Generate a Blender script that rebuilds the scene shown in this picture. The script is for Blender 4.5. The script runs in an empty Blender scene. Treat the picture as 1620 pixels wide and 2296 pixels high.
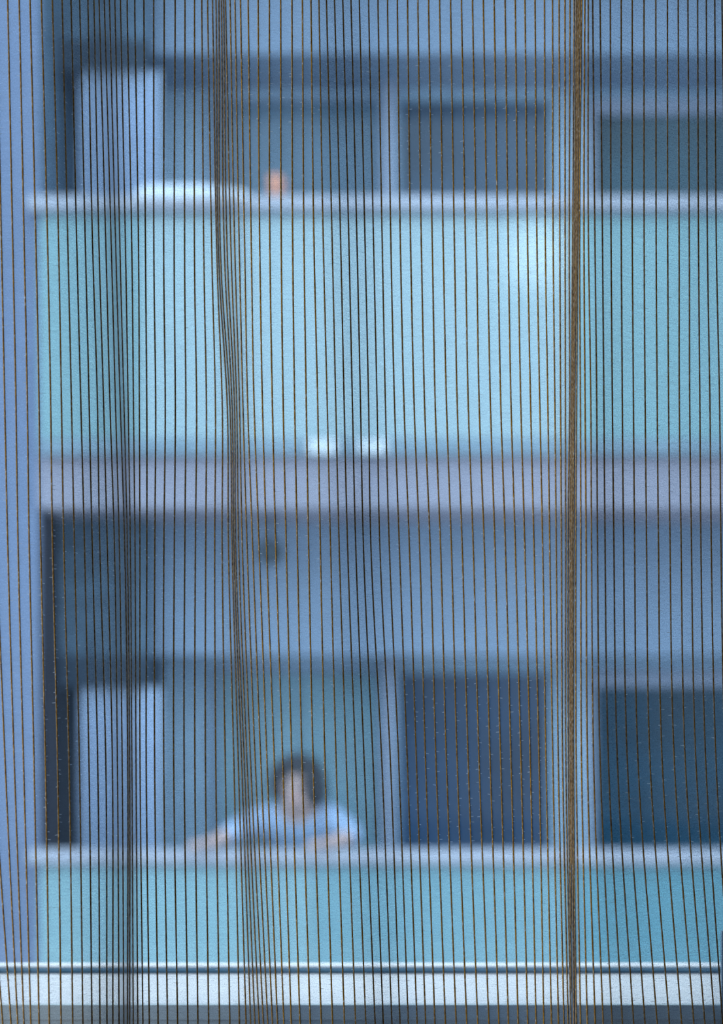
import bpy, bmesh, math, random
import numpy as np
from mathutils import Vector, Matrix, noise

random.seed(7)
C = bpy.context.scene.collection
S = bpy.context.scene

# ------------------------------------------------------------------ camera, sky, lamp, exposure
F = 3050.0            # focal length in pixels of a 1620 x 2296 frame
EYE = 1.45            # camera height over the room's floor
YH = 1600.0           # picture row of the horizon
cam = bpy.data.cameras.new('camera')
co = bpy.data.objects.new('camera', cam)
C.objects.link(co)
S.camera = co
co.location = (0, 0, EYE)
co.rotation_euler = (math.pi / 2, 0, 0)
cam.sensor_fit = 'VERTICAL'
cam.sensor_height = 36.0
cam.sensor_width = 36.0 * 1620 / 2296
cam.lens = 36.0 * F / 2296
cam.shift_y = (YH - 1148.0) / 2296
cam.clip_start = 0.01
cam.dof.use_dof = True
cam.dof.focus_distance = 0.975
cam.dof.aperture_blades = 0
cam.dof.aperture_fstop = cam.lens / 13.0      # 13 mm wide aperture

SKY = 4.2
w = bpy.data.worlds.new('overcast sky')
S.world = w
w.use_nodes = True
bgn = w.node_tree.nodes['Background']
# overcast sky: brightest at the zenith, a third of that at the horizon
_n, _l = w.node_tree.nodes.new, w.node_tree.links.new
_tc = _n('ShaderNodeTexCoord')
_sx = _n('ShaderNodeSeparateXYZ')
_l(_tc.outputs['Generated'], _sx.inputs[0])
_mr = _n('ShaderNodeMapRange')
_mr.inputs['From Min'].default_value = 0.0
_mr.inputs['From Max'].default_value = 1.0
_mr.inputs['To Min'].default_value = SKY * 0.45
_mr.inputs['To Max'].default_value = SKY * 1.35
_l(_sx.outputs['Z'], _mr.inputs['Value'])
bgn.inputs[0].default_value = (0.55, 0.77, 1.0, 1)
_l(_mr.outputs['Result'], bgn.inputs[1])

sun = bpy.data.lights.new('hazy_sun', 'SUN')
sun.energy = 4.9
sun.angle = math.radians(7)
sun.color = (1.0, 0.98, 0.96)
so = bpy.data.objects.new('hazy_sun', sun)
C.objects.link(so)
so.location = (0, 3, 12)
so.rotation_euler = Vector((0.03, -math.cos(math.radians(77)), -math.sin(math.radians(77)))).to_track_quat('-Z', 'Y').to_euler()

lamp = bpy.data.lights.new('room_lamp', 'AREA')
lamp.shape = 'RECTANGLE'
lamp.size = 0.4
lamp.size_y = 1.3
lamp.energy = 19
lamp.color = (0.96, 0.98, 1.0)
lo = bpy.data.objects.new('room_lamp', lamp)
C.objects.link(lo)
lo.location = (-1.6, 0.15, 1.55)
lo.rotation_euler = Vector((1.6, 0.83, 0.0)).to_track_quat('-Z', 'Z').to_euler()

S.view_settings.view_transform = 'Standard'
S.view_settings.look = 'None'
S.view_settings.gamma = 1.0
S.view_settings.use_curve_mapping = False
S.view_settings.exposure = 0.0
S.cycles.transparent_max_bounces = 40
S.cycles.max_bounces = 8


def P(px, py, d):
    """the point that stands at depth d (metres) on picture position px, py"""
    return Vector(((px - 810.0) / F * d, d, EYE - (py - YH) / F * d))


def X(px, d):
    return (px - 810.0) / F * d


def Z(py, d):
    return EYE - (py - YH) / F * d


# ------------------------------------------------------------------ materials
def mat(name, col, rough=0.6, spec=0.3, metal=0.0, bump=0.0, scale=60.0, vary=0.12):
    m = bpy.data.materials.new(name)
    m.use_nodes = True
    nt = m.node_tree
    b = nt.nodes['Principled BSDF']
    b.inputs['Roughness'].default_value = rough
    b.inputs['Specular IOR Level'].default_value = spec
    b.inputs['Metallic'].default_value = metal
    tc = nt.nodes.new('ShaderNodeTexCoord')
    nz = nt.nodes.new('ShaderNodeTexNoise')
    nz.inputs['Scale'].default_value = scale
    nz.inputs['Detail'].default_value = 4
    nt.links.new(tc.outputs['Object'], nz.inputs['Vector'])
    rp = nt.nodes.new('ShaderNodeValToRGB')
    rp.color_ramp.elements[0].position = 0.3
    rp.color_ramp.elements[1].position = 0.7
    rp.color_ramp.elements[0].color = tuple(c * (1 - vary) for c in col) + (1,)
    rp.color_ramp.elements[1].color = tuple(min(1, c * (1 + vary)) for c in col) + (1,)
    nt.links.new(nz.outputs['Fac'], rp.inputs['Fac'])
    nt.links.new(rp.outputs['Color'], b.inputs['Base Color'])
    if bump:
        bp = nt.nodes.new('ShaderNodeBump')
        bp.inputs['Strength'].default_value = bump
        bp.inputs['Distance'].default_value = 0.002
        nt.links.new(nz.outputs['Fac'], bp.inputs['Height'])
        nt.links.new(bp.outputs['Normal'], b.inputs['Normal'])
    return m


def schlick(nt, f0):
    """share of light a smooth pane mirrors, the same from both sides"""
    N, L = nt.nodes.new, nt.links.new
    geo = N('ShaderNodeNewGeometry')
    dot = N('ShaderNodeVectorMath'); dot.operation = 'DOT_PRODUCT'
    L(geo.outputs['Normal'], dot.inputs[0]); L(geo.outputs['Incoming'], dot.inputs[1])
    ab = N('ShaderNodeMath'); ab.operation = 'ABSOLUTE'; L(dot.outputs['Value'], ab.inputs[0])
    su = N('ShaderNodeMath'); su.operation = 'SUBTRACT'; su.inputs[0].default_value = 1.0; L(ab.outputs[0], su.inputs[1])
    pw = N('ShaderNodeMath'); pw.operation = 'POWER'; pw.inputs[1].default_value = 5.0; L(su.outputs[0], pw.inputs[0])
    ma = N('ShaderNodeMath'); ma.operation = 'MULTIPLY_ADD'
    ma.inputs[1].default_value = 1.0 - f0; ma.inputs[2].default_value = f0
    L(pw.outputs[0], ma.inputs[0])
    return ma


def fabric_mat():
    """sheer voile: every ray crosses a weave of fine yarns; at a slant it meets more of them"""
    m = bpy.data.materials.new('sheer_voile')
    m.use_nodes = True
    nt = m.node_tree
    nt.nodes.clear()
    N = nt.nodes.new
    L = nt.links.new
    out = N('ShaderNodeOutputMaterial')
    tr = N('ShaderNodeBsdfTransparent')
    df = N('ShaderNodeBsdfDiffuse')
    tl = N('ShaderNodeBsdfTranslucent')
    df.inputs[0].default_value = FAB_COL + (1,)
    tl.inputs[0].default_value = FAB_COL + (1,)
    sc = N('ShaderNodeMixShader')
    sc.inputs[0].default_value = 0.15
    L(df.outputs[0], sc.inputs[1])
    L(tl.outputs[0], sc.inputs[2])
    geo = N('ShaderNodeNewGeometry')
    dot = N('ShaderNodeVectorMath')
    dot.operation = 'DOT_PRODUCT'
    L(geo.outputs['True Normal'], dot.inputs[0])
    L(geo.outputs['Incoming'], dot.inputs[1])
    ab = N('ShaderNodeMath'); ab.operation = 'ABSOLUTE'
    L(dot.outputs['Value'], ab.inputs[0])
    mx = N('ShaderNodeMath'); mx.operation = 'MAXIMUM'; mx.inputs[1].default_value = 0.14
    L(ab.outputs[0], mx.inputs[0])
    inv = N('ShaderNodeMath'); inv.operation = 'DIVIDE'; inv.inputs[0].default_value = 1.0
    L(mx.outputs[0], inv.inputs[1])
    # weave: uv is in millimetres of cloth
    uv = N('ShaderNodeUVMap'); uv.uv_map = 'cloth'
    mp = N('ShaderNodeMapping'); mp.inputs['Scale'].default_value = (1.5, 1.1, 1.0)
    L(uv.outputs[0], mp.inputs[0])
    nz = N('ShaderNodeTexNoise'); nz.inputs['Scale'].default_value = 1.0; nz.inputs['Detail'].default_value = 2.0
    L(mp.outputs[0], nz.inputs['Vector'])
    mp2 = N('ShaderNodeMapping'); mp2.inputs['Scale'].default_value = (0.09, 1.7, 1.0)
    L(uv.outputs[0], mp2.inputs[0])
    nz2 = N('ShaderNodeTexNoise'); nz2.inputs['Scale'].default_value = 1.0; nz2.inputs['Detail'].default_value = 1.0
    L(mp2.outputs[0], nz2.inputs['Vector'])
    ad = N('ShaderNodeMath'); ad.operation = 'ADD'
    hf = N('ShaderNodeMath'); hf.operation = 'MULTIPLY_ADD'; hf.inputs[1].default_value = 0.35; hf.inputs[2].default_value = 0.325
    L(nz2.outputs['Fac'], hf.inputs[0])
    L(nz.outputs['Fac'], ad.inputs[0]); L(hf.outputs[0], ad.inputs[1])
    mr = N('ShaderNodeMapRange')
    mr.inputs['From Min'].default_value = 0.65
    mr.inputs['From Max'].default_value = 1.35
    mr.inputs['To Min'].default_value = FAB_T - 0.22
    mr.inputs['To Max'].default_value = FAB_T + 0.22
    L(ad.outputs[0], mr.inputs['Value'])
    pw = N('ShaderNodeMath'); pw.operation = 'POWER'
    L(mr.outputs['Result'], pw.inputs[0]); L(inv.outputs[0], pw.inputs[1])
    mix = N('ShaderNodeMixShader')
    L(pw.outputs[0], mix.inputs[0])
    L(sc.outputs[0], mix.inputs[1])
    L(tr.outputs[0], mix.inputs[2])
    L(mix.outputs[0], out.inputs['Surface'])
    return m


def cord_mat():
    """brown and gold twisted cord with pale filaments showing here and there"""
    m = bpy.data.materials.new('gold_brown_cord')
    m.use_nodes = True
    nt = m.node_tree
    b = nt.nodes['Principled BSDF']
    N = nt.nodes.new
    L = nt.links.new
    tc = N('ShaderNodeTexCoord')
    mp = N('ShaderNodeMapping'); mp.inputs['Scale'].default_value = (1500, 1500, 420)
    L(tc.outputs['Object'], mp.inputs[0])
    nz = N('ShaderNodeTexNoise'); nz.inputs['Scale'].default_value = 1.0; nz.inputs['Detail'].default_value = 2
    L(mp.outputs[0], nz.inputs['Vector'])
    rp = N('ShaderNodeValToRGB')
    e = rp.color_ramp.elements
    e[0].position = 0.30; e[0].color = (0.20, 0.085, 0.008, 1)
    e[1].position = 0.56; e[1].color = (0.58, 0.31, 0.030, 1)
    k = e.new(0.64); k.color = (0.62, 0.38, 0.08, 1)
    k = e.new(0.70); k.color = (0.85, 0.84, 0.80, 1)
    L(nz.outputs['Fac'], rp.inputs['Fac'])
    at = N('ShaderNodeAttribute'); at.attribute_name = 'side'
    mr = N('ShaderNodeMapRange'); mr.inputs['From Min'].default_value = 0.55; mr.inputs['From Max'].default_value = 0.92
    L(at.outputs['Fac'], mr.inputs['Value'])
    r2 = N('ShaderNodeValToRGB')
    f = r2.color_ramp.elements
    f[0].position = 0.35; f[0].color = (0.07, 0.065, 0.06, 1)
    f[1].position = 0.66; f[1].color = (0.34, 0.34, 0.34, 1)
    L(nz.outputs['Fac'], r2.inputs['Fac'])
    mxc = N('ShaderNodeMix'); mxc.data_type = 'RGBA'
    L(mr.outputs['Result'], mxc.inputs['Factor'])
    L(rp.outputs['Color'], mxc.inputs['A']); L(r2.outputs['Color'], mxc.inputs['B'])
    L(mxc.outputs['Result'], b.inputs['Base Color'])
    b.inputs['Roughness'].default_value = 0.5
    b.inputs['Specular IOR Level'].default_value = 0.25
    return m


def frosted_mat(name, col, clear, rough=0.5):
    m = bpy.data.materials.new(name)
    m.use_nodes = True
    nt = m.node_tree
    nt.nodes.clear()
    N = nt.nodes.new
    L = nt.links.new
    out = N('ShaderNodeOutputMaterial')
    df = N('ShaderNodeBsdfDiffuse'); df.inputs[0].default_value = col + (1,)
    tl = N('ShaderNodeBsdfTranslucent'); tl.inputs[0].default_value = col + (1,)
    a = N('ShaderNodeMixShader'); a.inputs[0].default_value = 0.30
    L(df.outputs[0], a.inputs[1]); L(tl.outputs[0], a.inputs[2])
    tr = N('ShaderNodeBsdfRefraction'); tr.inputs['Color'].default_value = (0.92, 0.97, 1.0, 1)
    tr.inputs['Roughness'].default_value = rough; tr.inputs['IOR'].default_value = 1.40
    b = N('ShaderNodeMixShader'); b.inputs[0].default_value = clear
    L(a.outputs[0], b.inputs[1]); L(tr.outputs[0], b.inputs[2])
    gl = N('ShaderNodeBsdfGlossy'); gl.inputs['Roughness'].default_value = 0.25
    fr = schlick(nt, 0.035)
    c = N('ShaderNodeMixShader')
    L(fr.outputs[0], c.inputs[0]); L(b.outputs[0], c.inputs[1]); L(gl.outputs[0], c.inputs[2])
    L(c.outputs[0], out.inputs['Surface'])
    return m


def thread_mat():
    m = bpy.data.materials.new('pale_stitch_thread')
    m.use_nodes = True
    nt = m.node_tree
    nt.nodes.clear()
    N = nt.nodes.new
    L = nt.links.new
    out = N('ShaderNodeOutputMaterial')
    df = N('ShaderNodeBsdfDiffuse'); df.inputs[0].default_value = (0.95, 0.95, 0.95, 1)
    tl = N('ShaderNodeBsdfTranslucent'); tl.inputs[0].default_value = (0.95, 0.95, 0.95, 1)
    a = N('ShaderNodeMixShader'); a.inputs[0].default_value = 0.4
    L(df.outputs[0], a.inputs[1]); L(tl.outputs[0], a.inputs[2])
    tr = N('ShaderNodeBsdfTransparent')
    b = N('ShaderNodeMixShader'); b.inputs[0].default_value = 0.5
    L(a.outputs[0], b.inputs[1]); L(tr.outputs[0], b.inputs[2])
    L(b.outputs[0], out.inputs['Surface'])
    return m


def clear_glass_mat():
    m = bpy.data.materials.new('clear_window_glass')
    m.use_nodes = True
    nt = m.node_tree
    nt.nodes.clear()
    N = nt.nodes.new
    L = nt.links.new
    out = N('ShaderNodeOutputMaterial')
    tr = N('ShaderNodeBsdfTransparent'); tr.inputs[0].default_value = (0.97, 0.985, 0.98, 1)
    gl = N('ShaderNodeBsdfGlossy'); gl.inputs['Roughness'].default_value = 0.0
    fr = schlick(nt, 0.02)
    c = N('ShaderNodeMixShader')
    L(fr.outputs[0], c.inputs[0]); L(tr.outputs[0], c.inputs[1]); L(gl.outputs[0], c.inputs[2])
    L(c.outputs[0], out.inputs['Surface'])
    return m


FAB_COL = (0.16, 0.22, 0.31)
FAB_T = 0.57
M = {
    'fabric': fabric_mat(),
    'cord': cord_mat(),
    'stitch': thread_mat(),
    'sill': mat('white_lacquered_sill', (0.90, 0.91, 0.92), 0.28, 0.5, scale=20, vary=0.03),
    'apron': mat('blue_grey_sill_apron', (0.78, 0.93, 0.98), 0.5, scale=20, vary=0.04),
    'gasket': mat('dark_blue_gasket', (0.03, 0.10, 0.16), 0.5),
    'frame': mat('grey_window_frame', (0.26, 0.38, 0.48), 0.45, scale=20, vary=0.04),
    'room': mat('grey_room_plaster', (0.28, 0.28, 0.29), 0.9, scale=8, vary=0.05),
    'room_floor': mat('room_floor_boards', (0.12, 0.10, 0.085), 0.6, scale=6, vary=0.2),
    'outer': mat('own_outer_render', (0.55, 0.57, 0.60), 0.9, scale=9, vary=0.06),
    'glass': clear_glass_mat(),
    'slab': mat('pale_lavender_concrete', (0.385, 0.36, 0.42), 0.85, bump=0.2, scale=25, vary=0.07),
    'soffit': mat('grey_blue_soffit_paint', (0.40, 0.46, 0.55), 0.9, scale=10, vary=0.04),
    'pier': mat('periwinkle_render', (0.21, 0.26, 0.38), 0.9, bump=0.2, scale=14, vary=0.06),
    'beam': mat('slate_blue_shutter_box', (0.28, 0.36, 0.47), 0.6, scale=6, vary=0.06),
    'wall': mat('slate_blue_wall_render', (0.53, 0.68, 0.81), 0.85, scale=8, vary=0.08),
    'jamb': mat('pale_door_jamb', (0.42, 0.45, 0.55), 0.6, scale=15, vary=0.04),
    'dark_panel': mat('dark_blue_grey_panel', (0.11, 0.17, 0.23), 0.6, scale=12, vary=0.3),
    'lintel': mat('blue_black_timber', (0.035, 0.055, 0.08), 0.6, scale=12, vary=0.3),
    'dark_side': mat('dark_brown_side', (0.022, 0.014, 0.018), 0.6, scale=12, vary=0.3),
    'pane_navy': mat('navy_window_glass', (0.012, 0.045, 0.10), 0.12, 0.5, scale=2, vary=0.4),
    'pane_navy_sky': mat('navy_glass_sky_tint', (0.04, 0.075, 0.12), 0.12, 0.5, scale=2, vary=0.4),  # upper pane: lighter base colour carries the sky it mirrors
    'pane_teal_sky': mat('teal_glass_sky_tint', (0.04, 0.09, 0.115), 0.12, 0.5, scale=2, vary=0.4),  # upper teal pane, sky reflection mixed into its base colour
    'pane_teal': mat('dark_teal_window_glass', (0.006, 0.050, 0.085), 0.12, 0.5, scale=2, vary=0.4),
    'pane_door': mat('grey_teal_door_glass', (0.25, 0.40, 0.45), 0.15, 0.5, scale=2, vary=0.15),
    'pane_door_dark': mat('slate_blue_door_glass', (0.13, 0.21, 0.28), 0.15, 0.5, scale=2, vary=0.15),
    'rail': mat('pale_grey_metal_rail', (0.54, 0.54, 0.60), 0.45, 0.4, scale=10, vary=0.04),
    'rail_dark': mat('teal_grey_metal_track', (0.27, 0.36, 0.42), 0.5, scale=10, vary=0.1),
    'clamp': mat('white_glass_clamp', (0.85, 0.87, 0.88), 0.4, scale=10, vary=0.03),
    'frosted_upper': frosted_mat('frosted_cyan_backlit', (0.74, 0.90, 0.91), 0.28, 0.8),  # panel tints carry the uneven backlight and reflections of the glass
    'frosted_upper_dim': frosted_mat('frosted_cyan_dim', (0.50, 0.76, 0.77), 0.28),
    'frosted_lower': frosted_mat('frosted_turquoise_backlit', (0.60, 0.88, 0.90), 0.36),  # lower panels: backlight put into the tint, weaker towards the right
    'frosted_lower_mid': frosted_mat('frosted_turquoise_mid_lit', (0.46, 0.76, 0.81), 0.34),
    'frosted_lower_dim': frosted_mat('frosted_turquoise_dim', (0.30, 0.62, 0.69), 0.34),
    'linen': mat('white_cotton', (0.85, 0.86, 0.90), 0.9, bump=0.3, scale=30, vary=0.03),
    'blind': mat('pale_blue_curtain_cloth', (0.54, 0.63, 0.78), 0.9, bump=0.2, scale=40, vary=0.04),
    'lampmetal': mat('black_lamp_metal', (0.02, 0.025, 0.03), 0.4, scale=20),
    'lampglass': mat('smoked_lamp_glass', (0.03, 0.05, 0.06), 0.2, scale=20),
    'terracotta': mat('orange_pink_ceramic', (0.85, 0.36, 0.22), 0.5, scale=20, vary=0.06),
    'skin': mat('warm_skin', (0.68, 0.47, 0.42), 0.55, scale=30, vary=0.05),
    'hair': mat('dark_brown_hair', (0.022, 0.020, 0.022), 0.5, bump=0.5, scale=90, vary=0.4),
    'shirt': mat('pale_blue_shirt_cotton', (0.44, 0.56, 0.76), 0.85, bump=0.3, scale=40, vary=0.05),
    'trousers': mat('navy_trouser_cloth', (0.06, 0.09, 0.15), 0.9, bump=0.3, scale=40),
    'eye': mat('dark_eye', (0.02, 0.015, 0.012), 0.2, scale=60),
    'lips': mat('muted_red_lips', (0.50, 0.22, 0.20), 0.5, scale=60),
    'shoe': mat('dark_shoe_leather', (0.03, 0.03, 0.035), 0.5, scale=60),
    'paving': mat('courtyard_paving', (0.30, 0.31, 0.32), 0.9, scale=3, vary=0.15),
}


# ------------------------------------------------------------------ helpers
def link(name, me, material=None, parent=None):
    o = bpy.data.objects.new(name, me)
    C.objects.link(o)
    if material is not None:
        me.materials.append(material)
    if parent is not None:
        o.parent = parent
        pl = parent
        off = Vector((0, 0, 0))
        while pl is not None:
            off += pl.location
            pl = pl.parent
        me.transform(Matrix.Translation(-off))
    return o


def finish(bm, name, material, parent=None, smooth=False, bevel=0.0):
    if bevel > 0:
        bmesh.ops.bevel(bm, geom=[e for e in bm.edges], offset=bevel, segments=2, affect='EDGES', profile=0.6)
    bmesh.ops.recalc_face_normals(bm, faces=bm.faces)
    me = bpy.data.meshes.new(name)
    bm.to_mesh(me)
    bm.free()
    if smooth:
        for p in me.polygons:
            p.use_smooth = True
    return link(name, me, material, parent)


def add_box(bm, x0, x1, y0, y1, z0, z1):
    vs = [bm.verts.new((x, y, z)) for x in (x0, x1) for y in (y0, y1) for z in (z0, z1)]
    for f in ((0, 1, 3, 2), (4, 6, 7, 5), (0, 4, 5, 1), (2, 3, 7, 6), (0, 2, 6, 4), (1, 5, 7, 3)):
        bm.faces.new([vs[i] for i in f])


def box(name, material, x0, x1, y0, y1, z0, z1, parent=None, bevel=0.0):
    bm = bmesh.new()
    add_box(bm, x0, x1, y0, y1, z0, z1)
    return finish(bm, name, material, parent, bevel=bevel)


def tag(o, label=None, cat=None, group=None, kind=None):
    if label: o['label'] = label
    if cat: o['category'] = cat
    if group: o['group'] = group
    if kind: o['kind'] = kind
    return o


def thing(name, label, cat, loc, group=None):
    o = bpy.data.objects.new(name, None)
    C.objects.link(o)
    o.empty_display_size = 0.05
    o.location = loc
    return tag(o, label, cat, group)


def struct(o):
    o['kind'] = 'structure'
    return o


def lathe(bm, prof, cx, cy, n=24):
    """prof: list of (r, z); closed at both ends when r is tiny"""
    rings = []
    for r, z in prof:
        rings.append([bm.verts.new((cx + r * math.cos(2 * math.pi * i / n), cy + r * math.sin(2 * math.pi * i / n), z)) for i in range(n)])
    for a, b in zip(rings, rings[1:]):
        for i in range(n):
            bm.faces.new((a[i], a[(i + 1) % n], b[(i + 1) % n], b[i]))
    bm.faces.new(rings[0][::-1])
    bm.faces.new(rings[-1])


def skin(name, verts, edges, radii, material, parent=None, root=0, sub=2):
    me = bpy.data.meshes.new(name)
    me.from_pydata([tuple(v) for v in verts], edges, [])
    o = link(name, me, material, parent)
    sm = o.modifiers.new('skin', 'SKIN')
    sm.use_smooth_shade = True
    sv = me.skin_vertices[0].data
    for i, r in enumerate(radii):
        if not isinstance(r, tuple): r = (r, r)
        sv[i].radius = r
        sv[i].use_root = (i == root)
    ss = o.modifiers.new('sub', 'SUBSURF')
    ss.levels = sub
    ss.render_levels = sub
    return o


# ------------------------------------------------------------------ own room (the camera stands in it)
DS0, DS1 = 1.07, 1.196                 # depth of the sill's front and far edge
ZS = Z(2252, DS0)                      # top of the window sill
XJ = X(1613, DS0)
XO = X(1660, 1.34)                      # right window jamb
XL = -1.15                             # left window jamb
ZH = 2.40                              # window head
WO = 1.32                              # outer face of the window wall
GZ = -3.45                             # courtyard level
struct(box('floor', M['room_floor'], -2.6, 2.6, -3.0, DS0 + 0.02, -0.2, 0.0))
struct(box('ceiling', M['room'], -2.6, 2.6, -3.0, WO, 2.6, 2.75))
struct(box('wall_left', M['room'], -2.75, -2.6, -3.0, WO, -0.2, 2.75))
struct(box('wall_right', M['room'], 2.6, 2.75, -3.0, WO, -0.2, 2.75))
struct(box('wall_back', M['room'], -2.75, 2.75, -3.15, -3.0, -0.2, 2.75))
bm = bmesh.new()
add_box(bm, -2.6, 2.6, DS0 + 0.02, WO, GZ, ZS - 0.045)
add_box(bm, -2.6, XL - 0.06, DS0 + 0.02, WO, ZS - 0.045, 2.6)
add_box(bm, XO + 0.06, 2.6, DS0 + 0.02, WO, ZS - 0.045, 2.6)
add_box(bm, XL - 0.06, XO + 0.06, DS0 + 0.02, WO, ZH, 2.6)
struct(finish(bm, 'wall_front', M['outer']))
struct(box('foundation', M['outer'], -2.75, 2.75, -3.15, DS0 + 0.02, GZ, -0.2))

win = bpy.data.objects.new('window_1', None)
C.objects.link(win)
win['kind'] = 'structure'
win.location = (0.5 * (XL + XJ), DS0, ZS - 0.045)
# sill board: bright top, rounded front edge, groove near the lower edge of its front face
bm = bmesh.new()
add_box(bm, XL - 0.03, XO, DS0 + 0.003, DS1, ZS - 0.0135, ZS)
finish(bm, 'sill', M['sill'], win)
box('sill_nosing', M['apron'], XL - 0.03, XO, DS0, DS0 + 0.003, ZS - 0.0125, ZS - 0.0002, win, bevel=0.0008)
bm = bmesh.new()
add_box(bm, XL - 0.03, XO, DS0 + 0.004, DS1, ZS - 0.045, ZS - 0.0135)
finish(bm, 'sill_apron', M['apron'], win)
zg = Z(2173.5, DS1 + 0.004)
box('gasket', M['gasket'], XL - 0.03, XO, DS1, DS1 + 0.012, ZS - 0.045, zg, win)
box('glazing_bead', M['sill'], XL - 0.03, XO, DS1 + 0.012, DS1 + 0.030, ZS - 0.045, Z(2167, DS1 + 0.012), win, bevel=0.0006)
box('end_post', M['frame'], XJ, XJ + 0.03, DS0 - 0.006, DS0 - 0.001, ZS - 0.045, Z(2085, DS0), win, bevel=0.001)
box('jamb', M['frame'], XO, XO + 0.06, DS0 + 0.03, DS1 + 0.06, ZS - 0.045, ZH, win)
box('jamb', M['frame'], XL - 0.06, XL - 0.03, DS0 + 0.03, DS1 + 0.06, ZS - 0.045, ZH, win)
box('head_rail', M['frame'], XL - 0.03, XO, DS1 - 0.02, DS1 + 0.06, ZH - 0.04, ZH, win)
box('pane', M['glass'], XL - 0.03, XO, DS1 + 0.020, DS1 + 0.026, Z(2165, DS1 + 0.012) - 0.002, ZH - 0.04, win)

# ------------------------------------------------------------------ building across the courtyard
DA = 6.76
DF, DB, DW = 6.40, 6.90, 7.30          # balcony front, shutter boxes, window wall
ST = 1455.0 / F * DF                   # storey height
RT = Z(1903, DF)                       # top of the lower handrail
FL = RT - 1.206                        # lower balcony floor
ST_TH = 0.246
XR, XLB = 2.6, -3.2
struct(box('ground', M['paving'], -9, 9, WO, 11, GZ - 0.2, GZ))
bld = thing('apartment_building', 'slate blue apartment block with stacked balconies, blurred across the courtyard', 'building', (0, DW, GZ))
PX = X(86, DF)                         # right edge of the pier at the left
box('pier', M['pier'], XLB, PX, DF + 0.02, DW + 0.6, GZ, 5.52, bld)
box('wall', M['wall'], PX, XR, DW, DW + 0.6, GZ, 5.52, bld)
for k in (0, 1, 2):
    f = FL + k * ST
    if k >= 0:
        box('balcony_slab', M['slab'], PX, XR, DF, DW, f - ST_TH, f, bld, bevel=0.006)
    c = f + ST - ST_TH                # this storey's soffit
    if k not in (0, 1):
        continue
    zb = Z(1470, DB) + k * ST
    box('shutter_box', M['beam'], X(332, DB), XR, DB, DW, zb, c - 0.001, bld, bevel=0.005)
    # dark bay at the left
    zd = Z(1540, DA) + k * ST
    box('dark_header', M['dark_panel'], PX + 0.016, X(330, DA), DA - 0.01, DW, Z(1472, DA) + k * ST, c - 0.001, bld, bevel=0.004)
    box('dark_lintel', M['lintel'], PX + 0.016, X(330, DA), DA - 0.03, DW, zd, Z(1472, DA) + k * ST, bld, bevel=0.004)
    box('dark_side_sheet', M['dark_side' if k == 0 else 'dark_panel'], PX, PX + 0.015, DF + 0.03, DW, f, c - 0.001, bld)  # thin dark sheet over the pier's side face
    # windows and the glazed door
    zt = Z(1512, DW) + k * ST
    def window(name, px0, px1, top, pane, frame, head, n):
        x0, x1 = X(px0, DW), X(px1, DW)
        t = 0.035
        bm = bmesh.new()
        add_box(bm, x0 - t, x0, DW - 0.05, DW + 0.02, f + 0.02, top)
        add_box(bm, x1, x1 + t, DW - 0.05, DW + 0.02, f + 0.02, top)
        add_box(bm, x0 - t, x1 + t, DW - 0.05, DW + 0.02, top, top + head)
        add_box(bm, x0, x1, DW - 0.05, DW + 0.02, f + 0.02, f + 0.09)
        w_ = finish(bm, name, frame, bld)
        for i in range(n):
            a = x0 + (x1 - x0) * i / n
            b = x0 + (x1 - x0) * (i + 1) / n
            box('pane', pane, a + (0.012 if i else 0), b, DW - 0.025, DW - 0.005, f + 0.09, top, w_)
        return w_
    window('window', 897, 1226, zt, M['pane_navy_sky' if k else 'pane_navy'], M['frame'], 0.02, 1)
    window('window', 1332, 1690, Z(1541, DW) + k * ST, M['pane_teal_sky' if k else 'pane_teal'], M['jamb'], 0.085, 1)
    window('glazed_door', 492, 846, zt, M['pane_door' if k == 0 else 'pane_door_dark'], M['beam'], 0.02, 2)
    box('pale_jamb', M['jamb'], X(856, DW), X(886, DW), DW - 0.09, DW, f, zb + 0.0, bld)

# railings
def railing(k, gm, label):
    f = FL + k * ST
    r = thing('balcony_railing', label, 'railing', (0.5 * (PX + XR), DF, f), 'frosted balcony railings')
    top = RT + k * ST
    box('handrail', M['rail'], X(68, DF), XR, DF - 0.06, DF + 0.02 - 0.002, top - 0.062, top, r, bevel=0.006)
    g0 = X(90, DF)
    box('upper_track', M['rail_dark'], g0, XR, DF - 0.03, DF + 0.005, top - 0.085, top - 0.062, r)
    for i, (a, b, m_) in enumerate(gm):
        box('glass_panel', M[m_], X(a, DF) + (0.002 if i else 0), XR if b is None else X(b, DF) - 0.002, DF - 0.02, DF - 0.008, f + 0.075, top - 0.085, r)
    box('lower_track', M['rail_dark'], g0, XR, DF - 0.04, DF + 0.012, f, f + 0.075, r, bevel=0.003)
    if k == 1:
        for a, b in ((690, 757), (800, 868)):
            box('glass_clamp', M['clamp'], X(a, DF), X(b, DF), DF - 0.052, DF - 0.04, f + 0.002, f + 0.07, r, bevel=0.003)
    return r
rail1 = railing(1, ((90, 320, 'frosted_upper_dim'), (320, 1288, 'frosted_upper'), (1288, None, 'frosted_upper_dim')), 'pale cyan frosted balcony railing of the upper storey, bedding hung behind it')
rail0 = railing(0, ((90, 700, 'frosted_lower'), (700, 1288, 'frosted_lower_mid'), (1288, None, 'frosted_lower_dim')), 'turquoise frosted balcony railing of the lower storey, person leaning on it')

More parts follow.
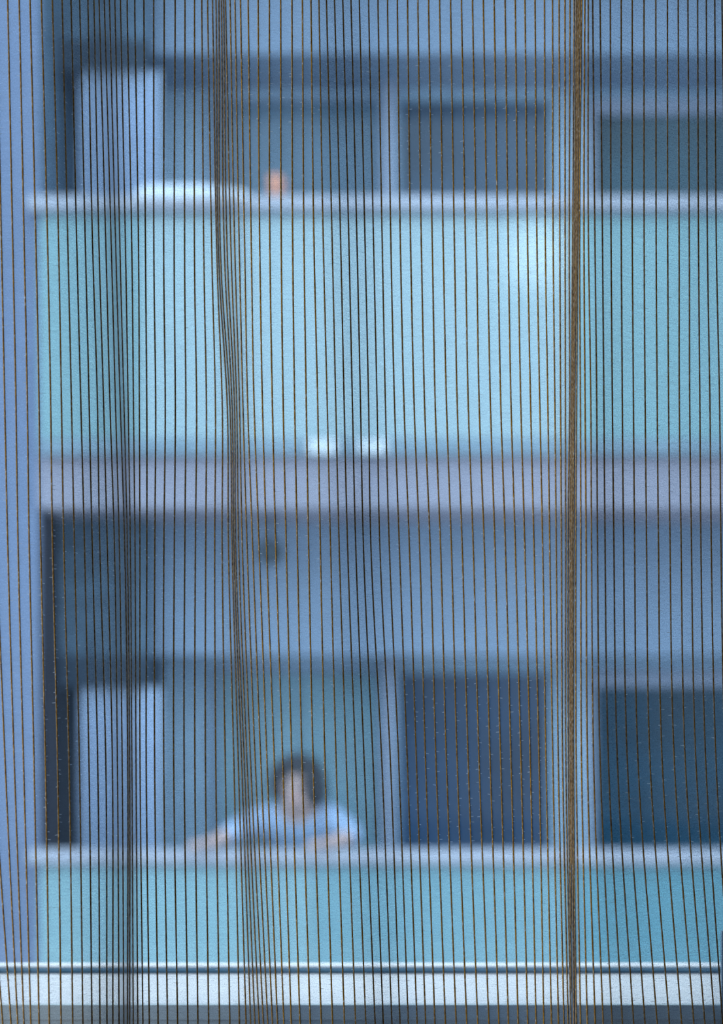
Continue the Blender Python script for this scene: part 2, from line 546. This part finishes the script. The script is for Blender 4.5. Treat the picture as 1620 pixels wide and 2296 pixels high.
# pale door curtains in the dark bay
def door_curtain(k, label):
    f = FL + k * ST
    z1 = Z(1540, DA) + k * ST - 0.002
    yc = DA
    x0, x1 = X(178, yc), X(360, yc)
    bm = bmesh.new()
    n, mrows = 60, 6
    g = []
    for j in range(mrows + 1):
        z = f + 0.03 + (z1 - f - 0.03) * j / mrows
        row = []
        for i in range(n + 1):
            t = i / n
            row.append(bm.verts.new((x0 + (x1 - x0) * t, yc + 0.03 * math.sin(t * 2 * math.pi * 7 + 0.3 * math.sin(j)), z)))
        g.append(row)
    for j in range(mrows):
        for i in range(n):
            bm.faces.new((g[j][i], g[j][i + 1], g[j + 1][i + 1], g[j + 1][i]))
    o = finish(bm, 'door_curtain', M['blind'], smooth=True)
    md = o.modifiers.new('thickness', 'SOLIDIFY')
    md.thickness = 0.004
    return tag(o, label, 'curtain', 'pale curtains in the balcony doors')
door_curtain(0, 'pale blue door curtain under dark lintel, on the lower balcony')
door_curtain(1, 'pale blue door curtain under dark lintel, on the upper balcony')

# dark lamp hanging under the slab
lc = P(606, 1238, 6.66)
zc = FL + ST - ST_TH
lp = thing('ceiling_lamp', 'small dark round lamp hanging under the balcony slab', 'lamp', (lc.x, lc.y, zc))
bm = bmesh.new(); lathe(bm, [(0.03, zc - 0.012), (0.03, zc)], lc.x, lc.y); finish(bm, 'canopy', M['lampmetal'], lp, True)
bm = bmesh.new(); lathe(bm, [(0.008, lc.z + 0.055), (0.008, zc - 0.012)], lc.x, lc.y, 10); finish(bm, 'stem', M['lampmetal'], lp, True)
bm = bmesh.new()
lathe(bm, [(0.067 * math.sin(a) + 0.001, lc.z - 0.067 * math.cos(a)) for a in [math.pi * i / 14 for i in range(15)]], lc.x, lc.y)
finish(bm, 'globe', M['lampglass'], lp, True)

# bedding over the upper rail
def draped(name, px0, px1, ytop, zlow, label, cat, sag):
    x0, x1 = X(px0, DF), X(px1, DF)
    top = RT + ST
    prof = []
    bm = bmesh.new()
    n = 40
    zt_ = Z(ytop, DF)
    outl = [(DF + 0.075, zlow), (DF + 0.07, top - 0.25), (DF + 0.075, top - 0.05), (DF + 0.07, top + 0.02), (DF + 0.03, zt_), (DF - 0.03, zt_ - 0.004), (DF - 0.066, top + 0.015), (DF - 0.072, top - 0.03)]
    inner = [(DF + 0.03, zlow), (DF + 0.028, top - 0.25), (DF + 0.026, top - 0.05), (DF + 0.022, top + 0.004), (DF + 0.01, top + 0.004), (DF - 0.02, top + 0.004), (DF - 0.0615, top + 0.004), (DF - 0.0615, top - 0.03)]
    rows = []
    for i in range(n + 1):
        t = i / n
        x = x0 + (x1 - x0) * t
        e = min(1.0, min(t, 1 - t) * 9) ** 0.5
        s = sag * (t > 0.62) * (t - 0.62) / 0.38
        ring = []
        for (a, b) in outl:
            wv = 0.006 * math.sin(x * 37 + b * 11)
            bb = b
            if b > top + 0.006: bb = top + 0.006 + (b - top - 0.006) * (0.25 + 0.75 * e) * (1 - s)
            ring.append(bm.verts.new((x + 0.004 * math.sin(b * 30), a + wv * (1 if a > DF else -0.4), bb)))
        for (a, b) in inner[::-1]:
            ring.append(bm.verts.new((x, a, b)))
        rows.append(ring)
    m_ = len(rows[0])
    for a, b in zip(rows, rows[1:]):
        for i in range(m_):
            bm.faces.new((a[i], a[(i + 1) % m_], b[(i + 1) % m_], b[i]))
    bm.faces.new(rows[0][::-1]); bm.faces.new(rows[-1])
    o = finish(bm, name, M['linen'], smooth=True)
    return tag(o, label, cat)
draped('bedding', 306, 562, 418, FL + ST + 0.55, 'white bedding draped over the upper balcony rail', 'bedding', 0.45)

# cup on the rail
cp = P(617, 448, DF - 0.01)
top1 = RT + ST
cup = thing('cup', 'small orange pink cup standing on the upper balcony rail', 'cup', (cp.x, cp.y, top1))
bm = bmesh.new()
h = Z(398, DF) - top1
lathe(bm, [(0.026, top1), (0.030, top1 + 0.01), (0.034, top1 + h * 0.6), (0.036, top1 + h), (0.032, top1 + h), (0.029, top1 + h * 0.5), (0.02, top1 + 0.012)], cp.x, cp.y)
finish(bm, 'cup_body', M['terracotta'], cup, True)
bm = bmesh.new()
hz = top1 + h * 0.55
ring = []
for i in range(13):
    a = -math.pi / 2 + math.pi * i / 12
    cx_, cz_ = cp.x + 0.033 + 0.022 * math.cos(a), hz + 0.03 * math.sin(a)
    ring.append([bm.verts.new((cx_ + 0.004 * math.cos(b) * math.cos(a), cp.y + 0.004 * math.sin(b), cz_ + 0.004 * math.cos(b) * math.sin(a))) for b in (0, 1.57, 3.14, 4.71)])
for a, b in zip(ring, ring[1:]):
    for i in range(4):
        bm.faces.new((a[i], a[(i + 1) % 4], b[(i + 1) % 4], b[i]))
finish(bm, 'handle', M['terracotta'], cup, True)

# glowing globe added behind the upper glass to make its bright spot
def glow_mat():
    m = mat('glowing_opal_globe', (0.9, 0.9, 0.9), 0.3)
    b = m.node_tree.nodes['Principled BSDF']
    b.inputs['Emission Color'].default_value = (1.0, 0.97, 0.97, 1)
    b.inputs['Emission Strength'].default_value = 4.5
    return m
cc = P(1192, 585, DF + 0.22)
gl = thing('glow_globe', 'glowing white globe added behind the upper frosted balcony glass', 'lamp', (cc.x, cc.y, cc.z - 0.16))
bm = bmesh.new()
lathe(bm, [(0.135 * math.sin(a) + 0.001, cc.z - 0.135 * math.cos(a)) for a in [math.pi * i / 18 for i in range(19)]], cc.x, cc.y, 32)
finish(bm, 'globe', glow_mat(), gl, True)
bm = bmesh.new()
lathe(bm, [(0.06, cc.z - 0.16), (0.06, cc.z - 0.145), (0.025, cc.z - 0.13), (0.035, cc.z - 0.125)], cc.x, cc.y, 24)
finish(bm, 'base', M['rail'], gl, True)
# the side table that carries it
tz = cc.z - 0.16
st = thing('side_table', 'white side table with slim legs behind the upper balcony glass', 'table', (cc.x, cc.y + 0.12, FL + ST))
box('table_top', M['rail'], cc.x - 0.26, cc.x + 0.26, cc.y - 0.10, cc.y + 0.34, tz - 0.025, tz, st, bevel=0.004)
for sx in (-0.23, 0.23):
    for sy in (-0.07, 0.31):
        box('leg', M['rail'], cc.x + sx - 0.012, cc.x + sx + 0.012, cc.y + sy - 0.012, cc.y + sy + 0.012, FL + ST, tz - 0.025, st)

# ------------------------------------------------------------------ person leaning on the lower rail
def person():
    V = []; E = []; R = []
    def add(p, r, frm=None):
        V.append(Vector(p)); R.append(r)
        if frm is not None: E.append((frm, len(V) - 1))
        return len(V) - 1
    hx = X(664, 6.55); hz = Z(1764, 6.55)
    pel = add((hx + 0.02, 6.98, FL + 0.92), (0.15, 0.11))
    wst = add((hx + 0.015, 6.90, FL + 1.06), (0.125, 0.095), pel)
    chs = add((hx + 0.005, 6.75, FL + 1.23), (0.165, 0.105), wst)
    nk0 = add((hx, 6.665, FL + 1.33), (0.115, 0.075), chs)
    nk1 = add((hx, 6.615, FL + 1.40), (0.052, 0.055), nk0)
    jaw = add((hx - 0.004, 6.565, hz - 0.055), (0.062, 0.075), nk1)
    hd = add((hx - 0.002, 6.565, hz + 0.015), (0.075, 0.092), jaw)
    hd2 = add((hx, 6.575, hz + 0.07), (0.058, 0.070), hd)
    hands = []
    for s, sh, el, wr in ((-1, P(588, 1838, 6.66), P(522, 1868, 6.52), P(478, 1884, 6.40)),
                          (1, P(735, 1836, 6.66), P(796, 1874, 6.50), P(748, 1884, 6.395))):
        wr.z = RT + 0.036
        el.z = max(el.z, RT + 0.045)
        a = add(sh, 0.070, nk0)
        b = add(sh.lerp(el, 0.5), 0.054, a)
        c = add(el, 0.043, b)
        d = add(el.lerp(wr, 0.5), 0.038, c)
        e = add(wr, 0.028, d)
        hands.append((s, el, wr, e))
    for s in (-1, 1):
        a = add((hx + 0.02 + s * 0.095, 6.97, FL + 0.84), 0.095, pel)
        b = add((hx + 0.02 + s * 0.10, 6.93, FL + 0.62), 0.080, a)
        c = add((hx + 0.02 + s * 0.10, 6.90, FL + 0.46), 0.058, b)
        d = add((hx + 0.02 + s * 0.10, 6.93, FL + 0.28), 0.052, c)
        e = add((hx + 0.02 + s * 0.10, 6.95, FL + 0.08), 0.036, d)
        g = add((hx + 0.02 + s * 0.105, 6.84, FL + 0.035), (0.036, 0.03), e)
    body_end = len(V)
    # hands: palm and five separate bent fingers lying on the rail
    for s, el, wr, e in hands:
        dr = (wr - el); dr.z = 0; dr.normalize()
        side = Vector((-dr.y, dr.x, 0))
        if side.y > 0: side = -side        # thumb side faces out
        palm = add(wr + dr * 0.05 + Vector((0, 0, -0.004)), (0.030, 0.018), e)
        for i, (off, ln) in enumerate(((-0.026, 0.060), (-0.009, 0.074), (0.009, 0.080), (0.026, 0.070))):
            b0 = add(wr + dr * 0.085 + side * off * 0.9, 0.0095, palm)
            b1 = add(wr + dr * (0.085 + ln * 0.45) + side * off * 1.15 + Vector((0, 0, 0.004)), 0.0085, b0)
            b2 = add(wr + dr * (0.085 + ln * 0.8) + side * off * 1.2 + Vector((0, 0, -0.010)), 0.0080, b1)
            b3 = add(wr + dr * (0.085 + ln) + side * off * 1.2 + Vector((0, 0, -0.024)), 0.0070, b2)
        t0 = add(wr + dr * 0.03 + side * 0.034, 0.0105, palm)
        t1 = add(wr + dr * 0.062 + side * 0.056 + Vector((0, 0, -0.006)), 0.0095, t0)
        t2 = add(wr + dr * 0.088 + side * 0.060 + Vector((0, 0, -0.016)), 0.008, t1)
    body = skin('person', V, E, R, M['skin'], root=0, sub=2)
    tag(body, 'dark haired person in pale blue shirt leaning forearms on the lower balcony rail', 'person')

    # shirt: torso and sleeves a little over the body
    def grow(idx, edges, extra, name, m):
        mp = {v: i for i, v in enumerate(idx)}
        rr = []
        for v in idx:
            r = R[v]
            rr.append((r[0] + extra, r[1] + extra) if isinstance(r, tuple) else r + extra)
        return skin(name, [V[v] for v in idx], [(mp[a], mp[b]) for a, b in edges], rr, m, body, root=0)
    grow([0, 1, 2, 3, 8, 9, 10, 11, 13, 14, 15, 16], [(0, 1), (1, 2), (2, 3), (3, 8), (8, 9), (9, 10), (10, 11), (3, 13), (13, 14), (14, 15), (15, 16)], 0.018, 'shirt', M['shirt'])
    L0 = 18
    ed = []
    idx = [0]
    for s in (0, 1):
        b = L0 + 6 * s
        idx += [b, b + 1, b + 2, b + 3, b + 4]
        ed += [(0, b), (b, b + 1), (b + 1, b + 2), (b + 2, b + 3), (b + 3, b + 4)]
    grow(idx, ed, 0.014, 'trousers', M['trousers'])
    for s in (0, 1):
        b = L0 + 6 * s
        bm = bmesh.new()
        bmesh.ops.create_uvsphere(bm, u_segments=16, v_segments=10, radius=1)
        for v in bm.verts:
            p = v.co
            v.co = Vector((V[b + 5].x + 0.045 * p.x, V[b + 5].y + 0.05 + 0.13 * p.y, max(FL + 0.002, FL + 0.035 + 0.045 * p.z * (1.0 + 0.4 * p.y))))
        finish(bm, 'shoe', M['shoe'], body, True)
    # hair: a cap round the skull, open at the face, falling lower on the right of the face
    bm = bmesh.new()
    bmesh.ops.create_uvsphere(bm, u_segments=40, v_segments=28, radius=1)
    c = Vector((hx + 0.004, 6.585, hz + 0.03))
    dele = []
    for v in bm.verts:
        p = v.co.copy()
        low = max(0.0, -p.z)
        rx = (0.138 if p.x < 0 else 0.118) + 0.022 * low * (1 - low) + (0.038 if p.x > 0 else 0.0) * (0.5 + 0.8 * low)
        v.co = c + Vector((p.x * rx, p.y * 0.118 + 0.012, p.z * (0.128 if p.z > 0 else (0.19 if p.x > -0.1 else 0.15))))
        n_ = noise.noise(v.co * 55) * 0.006
        v.co += p * n_
        if p.z < -0.70 and p.y < 0.35:
            dele.append(v)
        elif p.y < -0.35 and -0.58 < p.x < 0.26 and p.z < 0.34 + 0.12 * math.sin(6 * p.x):
            dele.append(v)
    bmesh.ops.delete(bm, geom=dele, context='VERTS')
    bmesh.ops.solidify(bm, geom=bm.faces[:], thickness=0.012)
    finish(bm, 'hair', M['hair'], body, True)
    # face
    def blob(name, m, x, y, z, a, b, cc_):
        bm = bmesh.new()
        bmesh.ops.create_uvsphere(bm, u_segments=14, v_segments=10, radius=1)
        for v in bm.verts:
            v.co = Vector((x + a * v.co.x, y + b * v.co.y, z + cc_ * v.co.z))
        finish(bm, name, m, body, True)
    fy = 6.565 - 0.088
    for s in (-1, 1):
        blob('eye', M['eye'], hx - 0.002 + s * 0.031, fy + 0.006, hz + 0.012, 0.013, 0.008, 0.007)
        blob('ear', M['skin'], hx + s * 0.078, 6.575, hz - 0.005, 0.010, 0.018, 0.030)
        blob('eyebrow', M['hair'], hx - 0.002 + s * 0.031, fy + 0.004, hz + 0.034, 0.020, 0.008, 0.004)
    blob('nose', M['skin'], hx - 0.002, fy - 0.006, hz - 0.014, 0.013, 0.018, 0.024)
    blob('mouth', M['lips'], hx - 0.003, fy + 0.010, hz - 0.056, 0.024, 0.010, 0.008)
person()

# ------------------------------------------------------------------ sheer curtain
# picture columns (x4 within each 405 px strip) of the woven cords, read at six heights
def seq(strips):
    r = []
    for off, vals in zip((0, 405, 810, 1215), strips):
        r += [off + v / 4.0 for v in vals]
    return r
ROWS = {
    30: (1, seq((
        (66, 168, 263, 364, 461, 548, 628, 706, 781, 835, 882, 930, 977, 1026, 1077, 1138, 1208, 1290, 1378, 1472, 1570),
        (39, 126, 194, 249, 294, 325, 350, 373, 392, 410, 449, 492, 540, 607, 695, 795, 896, 997, 1090, 1165, 1235, 1302, 1375, 1450, 1524, 1600),
        (63, 148, 234, 323, 415, 508, 604, 703, 801, 899, 998, 1095, 1192, 1290, 1381, 1468, 1558),
        (23, 96, 156, 209, 255, 293, 312, 325, 335, 348, 362, 385, 408, 445, 512, 605, 703, 802, 907, 1013, 1117, 1213, 1300, 1387, 1465, 1541, 1608)))),
    600: (0, seq((
        (14, 115, 217, 321, 425, 522, 604, 684, 761, 826, 884, 946, 995, 1035, 1073, 1123, 1180, 1241, 1305, 1381, 1469, 1562),
        (36, 126, 212, 287, 335, 352, 370, 403, 428, 461, 494, 533, 580, 638, 712, 801, 902, 1004, 1105, 1195, 1278, 1357, 1433, 1507, 1580),
        (33, 110, 188, 267, 353, 445, 541, 639, 737, 837, 936, 1035, 1133, 1227, 1320, 1408, 1494, 1578),
        (33, 103, 163, 211, 248, 278, 292, 303, 313, 323, 340, 375, 411, 468, 535, 612, 704, 803, 909, 1017, 1120, 1222, 1313, 1396, 1477, 1558)))),
    900: (0, seq((
        (40, 141, 243, 347, 450, 545, 633, 716, 791, 865, 920, 977, 1027, 1070, 1104, 1142, 1191, 1246, 1315, 1396, 1482, 1572),
        (46, 143, 232, 314, 377, 423, 447, 466, 487, 507, 532, 562, 603, 659, 733, 821, 917, 1019, 1123, 1224, 1308, 1384, 1459, 1533, 1606),
        (59, 136, 212, 295, 381, 472, 566, 661, 762, 858, 957, 1055, 1156, 1249, 1341, 1429, 1517, 1600),
        (53, 117, 169, 213, 252, 268, 278, 287, 297, 315, 346, 383, 430, 482, 546, 622, 712, 812, 917, 1025, 1127, 1223, 1316, 1407, 1497, 1584)))),
    1200: (0, seq((
        (67, 160, 260, 363, 467, 566, 659, 748, 817, 885, 952, 1016, 1060, 1107, 1132, 1160, 1203, 1250, 1315, 1388, 1470, 1563),
        (37, 132, 225, 307, 375, 432, 465, 480, 496, 523, 555, 596, 645, 702, 768, 850, 943, 1042, 1143, 1247, 1336, 1412, 1487, 1560),
        (9, 77, 158, 244, 335, 426, 518, 613, 706, 803, 900, 999, 1098, 1194, 1288, 1377, 1463, 1546),
        (5, 70, 129, 177, 215, 238, 256, 267, 276, 288, 307, 349, 393, 437, 489, 556, 635, 722, 822, 929, 1036, 1139, 1238, 1330, 1415, 1508, 1595)))),
    1700: (-1, seq((
        (48, 130, 213, 306, 408, 515, 616, 706, 792, 870, 942, 1000, 1045, 1088, 1137, 1154, 1175, 1212, 1250, 1309, 1386, 1468, 1557),
        (30, 126, 221, 314, 400, 479, 520, 550, 573, 598, 630, 671, 721, 776, 841, 916, 996, 1087, 1185, 1290, 1389, 1479, 1562),
        (18, 97, 176, 253, 328, 407, 490, 573, 667, 760, 856, 955, 1053, 1152, 1247, 1340, 1430, 1514, 1594),
        (37, 99, 149, 188, 217, 240, 256, 266, 275, 286, 310, 355, 405, 457, 514, 587, 667, 756, 852, 960, 1069, 1177, 1275, 1370, 1458, 1550)))),
    2266: (-3, seq((
        (30, 106, 166, 222, 282, 354, 443, 547, 650, 739, 819, 890, 952, 1005, 1060, 1102, 1135, 1155, 1187, 1228, 1275, 1335, 1415, 1500, 1590),
        (62, 152, 248, 345, 438, 525, 585, 627, 664, 702, 740, 780, 823, 868, 925, 991, 1068, 1159, 1257, 1357, 1462, 1560),
        (30, 112, 185, 262, 335, 410, 490, 568, 652, 746, 842, 937, 1036, 1136, 1227, 1314, 1402, 1489, 1565),
        (15, 84, 148, 198, 237, 262, 271, 277, 284, 292, 312, 348, 406, 474, 543, 622, 714, 813, 914, 1022, 1131, 1240, 1348, 1445, 1533, 1603)))),
}
G0, G1 = -12, 112
ng = G1 - G0 + 1
ry = sorted(ROWS)
TAB = np.zeros((len(ry), ng))
for r, y in enumerate(ry):
    g0, xs = ROWS[y]
    n = len(xs)
    for g in range(G0, G1 + 1):
        i = g - g0
        if i < 0:
            t = -i
            TAB[r, g - G0] = xs[0] - sum(25 - 6 * math.sin(min(3.1, 0.35 * q)) for q in range(t))
        elif i >= n:
            t = i - n + 1
            TAB[r, g - G0] = xs[-1] + sum(21 - 7 * math.sin(min(3.1, 0.35 * q)) for q in range(t))
        else:
            TAB[r, g - G0] = xs[i]


def hermite(xk, Yk, x):
    """cubic through rows Yk at xk, flat beyond the ends"""
    x = min(max(x, xk[0] - 40), xk[-1] + 40)
    T = np.gradient(Yk, np.array(xk, float), axis=0)
    if x <= xk[0]: return Yk[0] + T[0] * (x - xk[0])
    if x >= xk[-1]: return Yk[-1] + T[-1] * (x - xk[-1])
    j = max(i for i in range(len(xk) - 1) if xk[i] <= x)
    hh = xk[j + 1] - xk[j]
    t = (x - xk[j]) / hh
    return ((2 * t**3 - 3 * t**2 + 1) * Yk[j] + (t**3 - 2 * t**2 + t) * hh * T[j]
            + (-2 * t**3 + 3 * t**2) * Yk[j + 1] + (t**3 - t**2) * hh * T[j + 1])


yrows = [-1100, -800, -500, -250, -100] + list(range(-40, 2341, 35)) + [2400, 2500, 2700, 3000, 3500, 4200, 5200, 5900]
gs = np.arange(G0, G1 + 1)
flips = [(3, 1), (18, -1), (41, 1), (50, -1), (77, 1)]
s = -np.ones(ng)
for gf, sg in flips:
    s = s + (sg - (-sg)) * 0.5 * (1 + np.tanh((gs + 0.5 - gf) / 2.2))
s = np.clip(s, -1, 1)
PITCH = 26.0 / F
PG = np.interp(gs, [3, 16, 20, 39, 43, 48, 52, 75, 79], [27.0, 27.0, 25.2, 25.2, 27.0, 27.0, 25.2, 25.2, 28.0]) / F
PXR = np.array([hermite(ry, TAB, y) for y in yrows])
DEP = np.zeros_like(PXR)
for r in range(len(yrows)):
    d = np.zeros(ng)
    d[0] = 1.0
    for i in range(ng - 1):
        dn = d[i]
        for _ in range(4):
            dx = ((PXR[r, i + 1] - 810) * dn - (PXR[r, i] - 810) * d[i]) / F
            dn = d[i] + s[i] * math.sqrt(max(0.0, PG[i]**2 - dx * dx)) * 0.95
        d[i + 1] = dn
    # take out the drift so the curtain hangs under one straight track
    tr_ = np.polyval(np.polyfit(gs[12:104], d[12:104], 1), gs)
    d = d - tr_
    d[105:] = d[104] + 0.006 * np.sin(np.arange(len(d) - 105) * 0.6)
    for _ in range(2):
        d[1:-1] = 0.25 * d[:-2] + 0.5 * d[1:-1] + 0.25 * d[2:]
    DEP[r] = d
ker = np.array([1, 4, 6, 4, 1], float) / 16
for _ in range(6):
    pad = np.pad(DEP, ((2, 2), (0, 0)), mode='edge')
    DEP = sum(ker[q] * pad[q:q + len(yrows)] for q in range(5))
amp = max(abs(DEP.min()), abs(DEP.max()))
DEP = 0.978 + DEP * min(0.72, 0.078 / amp)
print('curtain depth', DEP.min(), DEP.max(), amp)


def cpoint(r, g):
    """cloth point in row r at (fractional) cord index g"""
    i = min(max(g - G0, 0), ng - 1)
    a = int(min(max(math.floor(i), 1), ng - 3))
    t = i - a
    w4 = ((-0.5 * t**3 + t**2 - 0.5 * t), (1.5 * t**3 - 2.5 * t**2 + 1), (-1.5 * t**3 + 2 * t**2 + 0.5 * t), (0.5 * t**3 - 0.5 * t**2))
    px = sum(w4[q] * PXR[r, a - 1 + q] for q in range(4))
    d = sum(w4[q] * DEP[r, a - 1 + q] for q in range(4))
    # the rows are levels of the cloth, measured at the mean depth, so every cord hangs on its own level
    z = EYE - (yrows[r] - YH) / F * 0.985
    return Vector(((px - 810) / F * d, d, z))


cur = thing('sheer_curtain', 'sheer grey blue curtain with thin brown gold cords, folded before the window', 'curtain', (0, 0.985, EYE - (yrows[-1] - YH) / F * 0.985))
SUBD = 4
cols = [G0 + 1 + i / SUBD for i in range((ng - 3) * SUBD + 1)]
verts = [cpoint(r, g) for r in range(len(yrows)) for g in cols]
nc = len(cols)
faces = [(r * nc + i, r * nc + i + 1, (r + 1) * nc + i + 1, (r + 1) * nc + i) for r in range(len(yrows) - 1) for i in range(nc - 1)]
me = bpy.data.meshes.new('voile')
me.from_pydata([tuple(v) for v in verts], [], faces)
uvl = me.uv_layers.new(name='cloth')
PMM = PITCH * 1000
for lp_ in me.loops:
    r, i = divmod(lp_.vertex_index, nc)
    uvl.data[lp_.index].uv = (cols[i] * PMM, -yrows[r] * 1000 / F)
for p in me.polygons:
    p.use_smooth = True
link('voile', me, M['fabric'], cur)

HW, HT = 0.00060, 0.00050               # half width and half thickness of a cord
fb, fs = [], []
for g in range(G0 + 2, G1 - 1):
    vs, fc = [], []
    for r in range(len(yrows)):
        p = cpoint(r, g)
        t = (cpoint(r, g + 0.12) - cpoint(r, g - 0.12)).normalized()
        nrm = Vector((t.y, -t.x, 0)).normalized()
        if nrm.y > 0: nrm = -nrm
        c = p + nrm * (HT + 0.0001)
        wv = 1 + 0.10 * noise.noise(Vector((g * 3.1, r * 1.7, 0)))
        for q in range(8):
            a = 2 * math.pi * q / 8
            vs.append(c + t * (HW * wv * math.cos(a)) + nrm * (HT * math.sin(a)))
    for r in range(len(yrows) - 1):
        for q in range(8):
            fc.append((r * 8 + q, r * 8 + (q + 1) % 8, (r + 1) * 8 + (q + 1) % 8, (r + 1) * 8 + q))
    me = bpy.data.meshes.new('woven_cord')
    me.from_pydata([tuple(v) for v in vs], [], fc)
    for p in me.polygons:
        p.use_smooth = True
    av = me.attributes.new('side', 'FLOAT', 'POINT')
    for i_ in range(len(vs)):
        av.data[i_].value = abs(math.cos(2 * math.pi * (i_ % 8) / 8))
    link('woven_cord', me, M['cord'], cur)
    # weft ends caught by this cord: short pale hairs lying on the cloth beside it
    y = -30.0
    while y < 2330:
        y += random.uniform(7, 24)
        r = int((y + 40) // 35) + 5
        if r >= len(yrows) - 1: break
        fr = (y - yrows[r]) / (yrows[r + 1] - yrows[r])
        sd = random.choice((-1, 1, 1))
        l0 = 0.06
        ln = random.choice((0.06, 0.09, 0.14, 0.26)) * random.uniform(0.7, 1.2)
        def at(gg):
            return cpoint(r, gg).lerp(cpoint(r + 1, gg), fr)
        a, b = at(g + sd * l0), at(g + sd * (l0 + ln))
        if (b - a).length < 1e-6: continue
        t = (b - a).normalized()
        nrm = Vector((t.y, -t.x, 0)).normalized()
        if nrm.y > 0: nrm = -nrm
        a = a + nrm * 0.0004; b = b + nrm * 0.0003 + Vector((0, 0, random.uniform(-0.0004, 0.0002)))
        hw = random.uniform(0.00014, 0.00026)
        k = len(fb)
        up = Vector((0, 0, hw))
        fb += [a + up, a - up, a + nrm * hw, b + up * 0.6, b - up * 0.6, b + nrm * hw * 0.6]
        fs += [(k, k + 1, k + 4, k + 3), (k + 1, k + 2, k + 5, k + 4), (k + 2, k, k + 3, k + 5)]
me = bpy.data.meshes.new('stitch_threads')
me.from_pydata([tuple(v) for v in fb], [], fs)
tag(link('stitch_threads', me, M['stitch'], cur), kind='stuff')
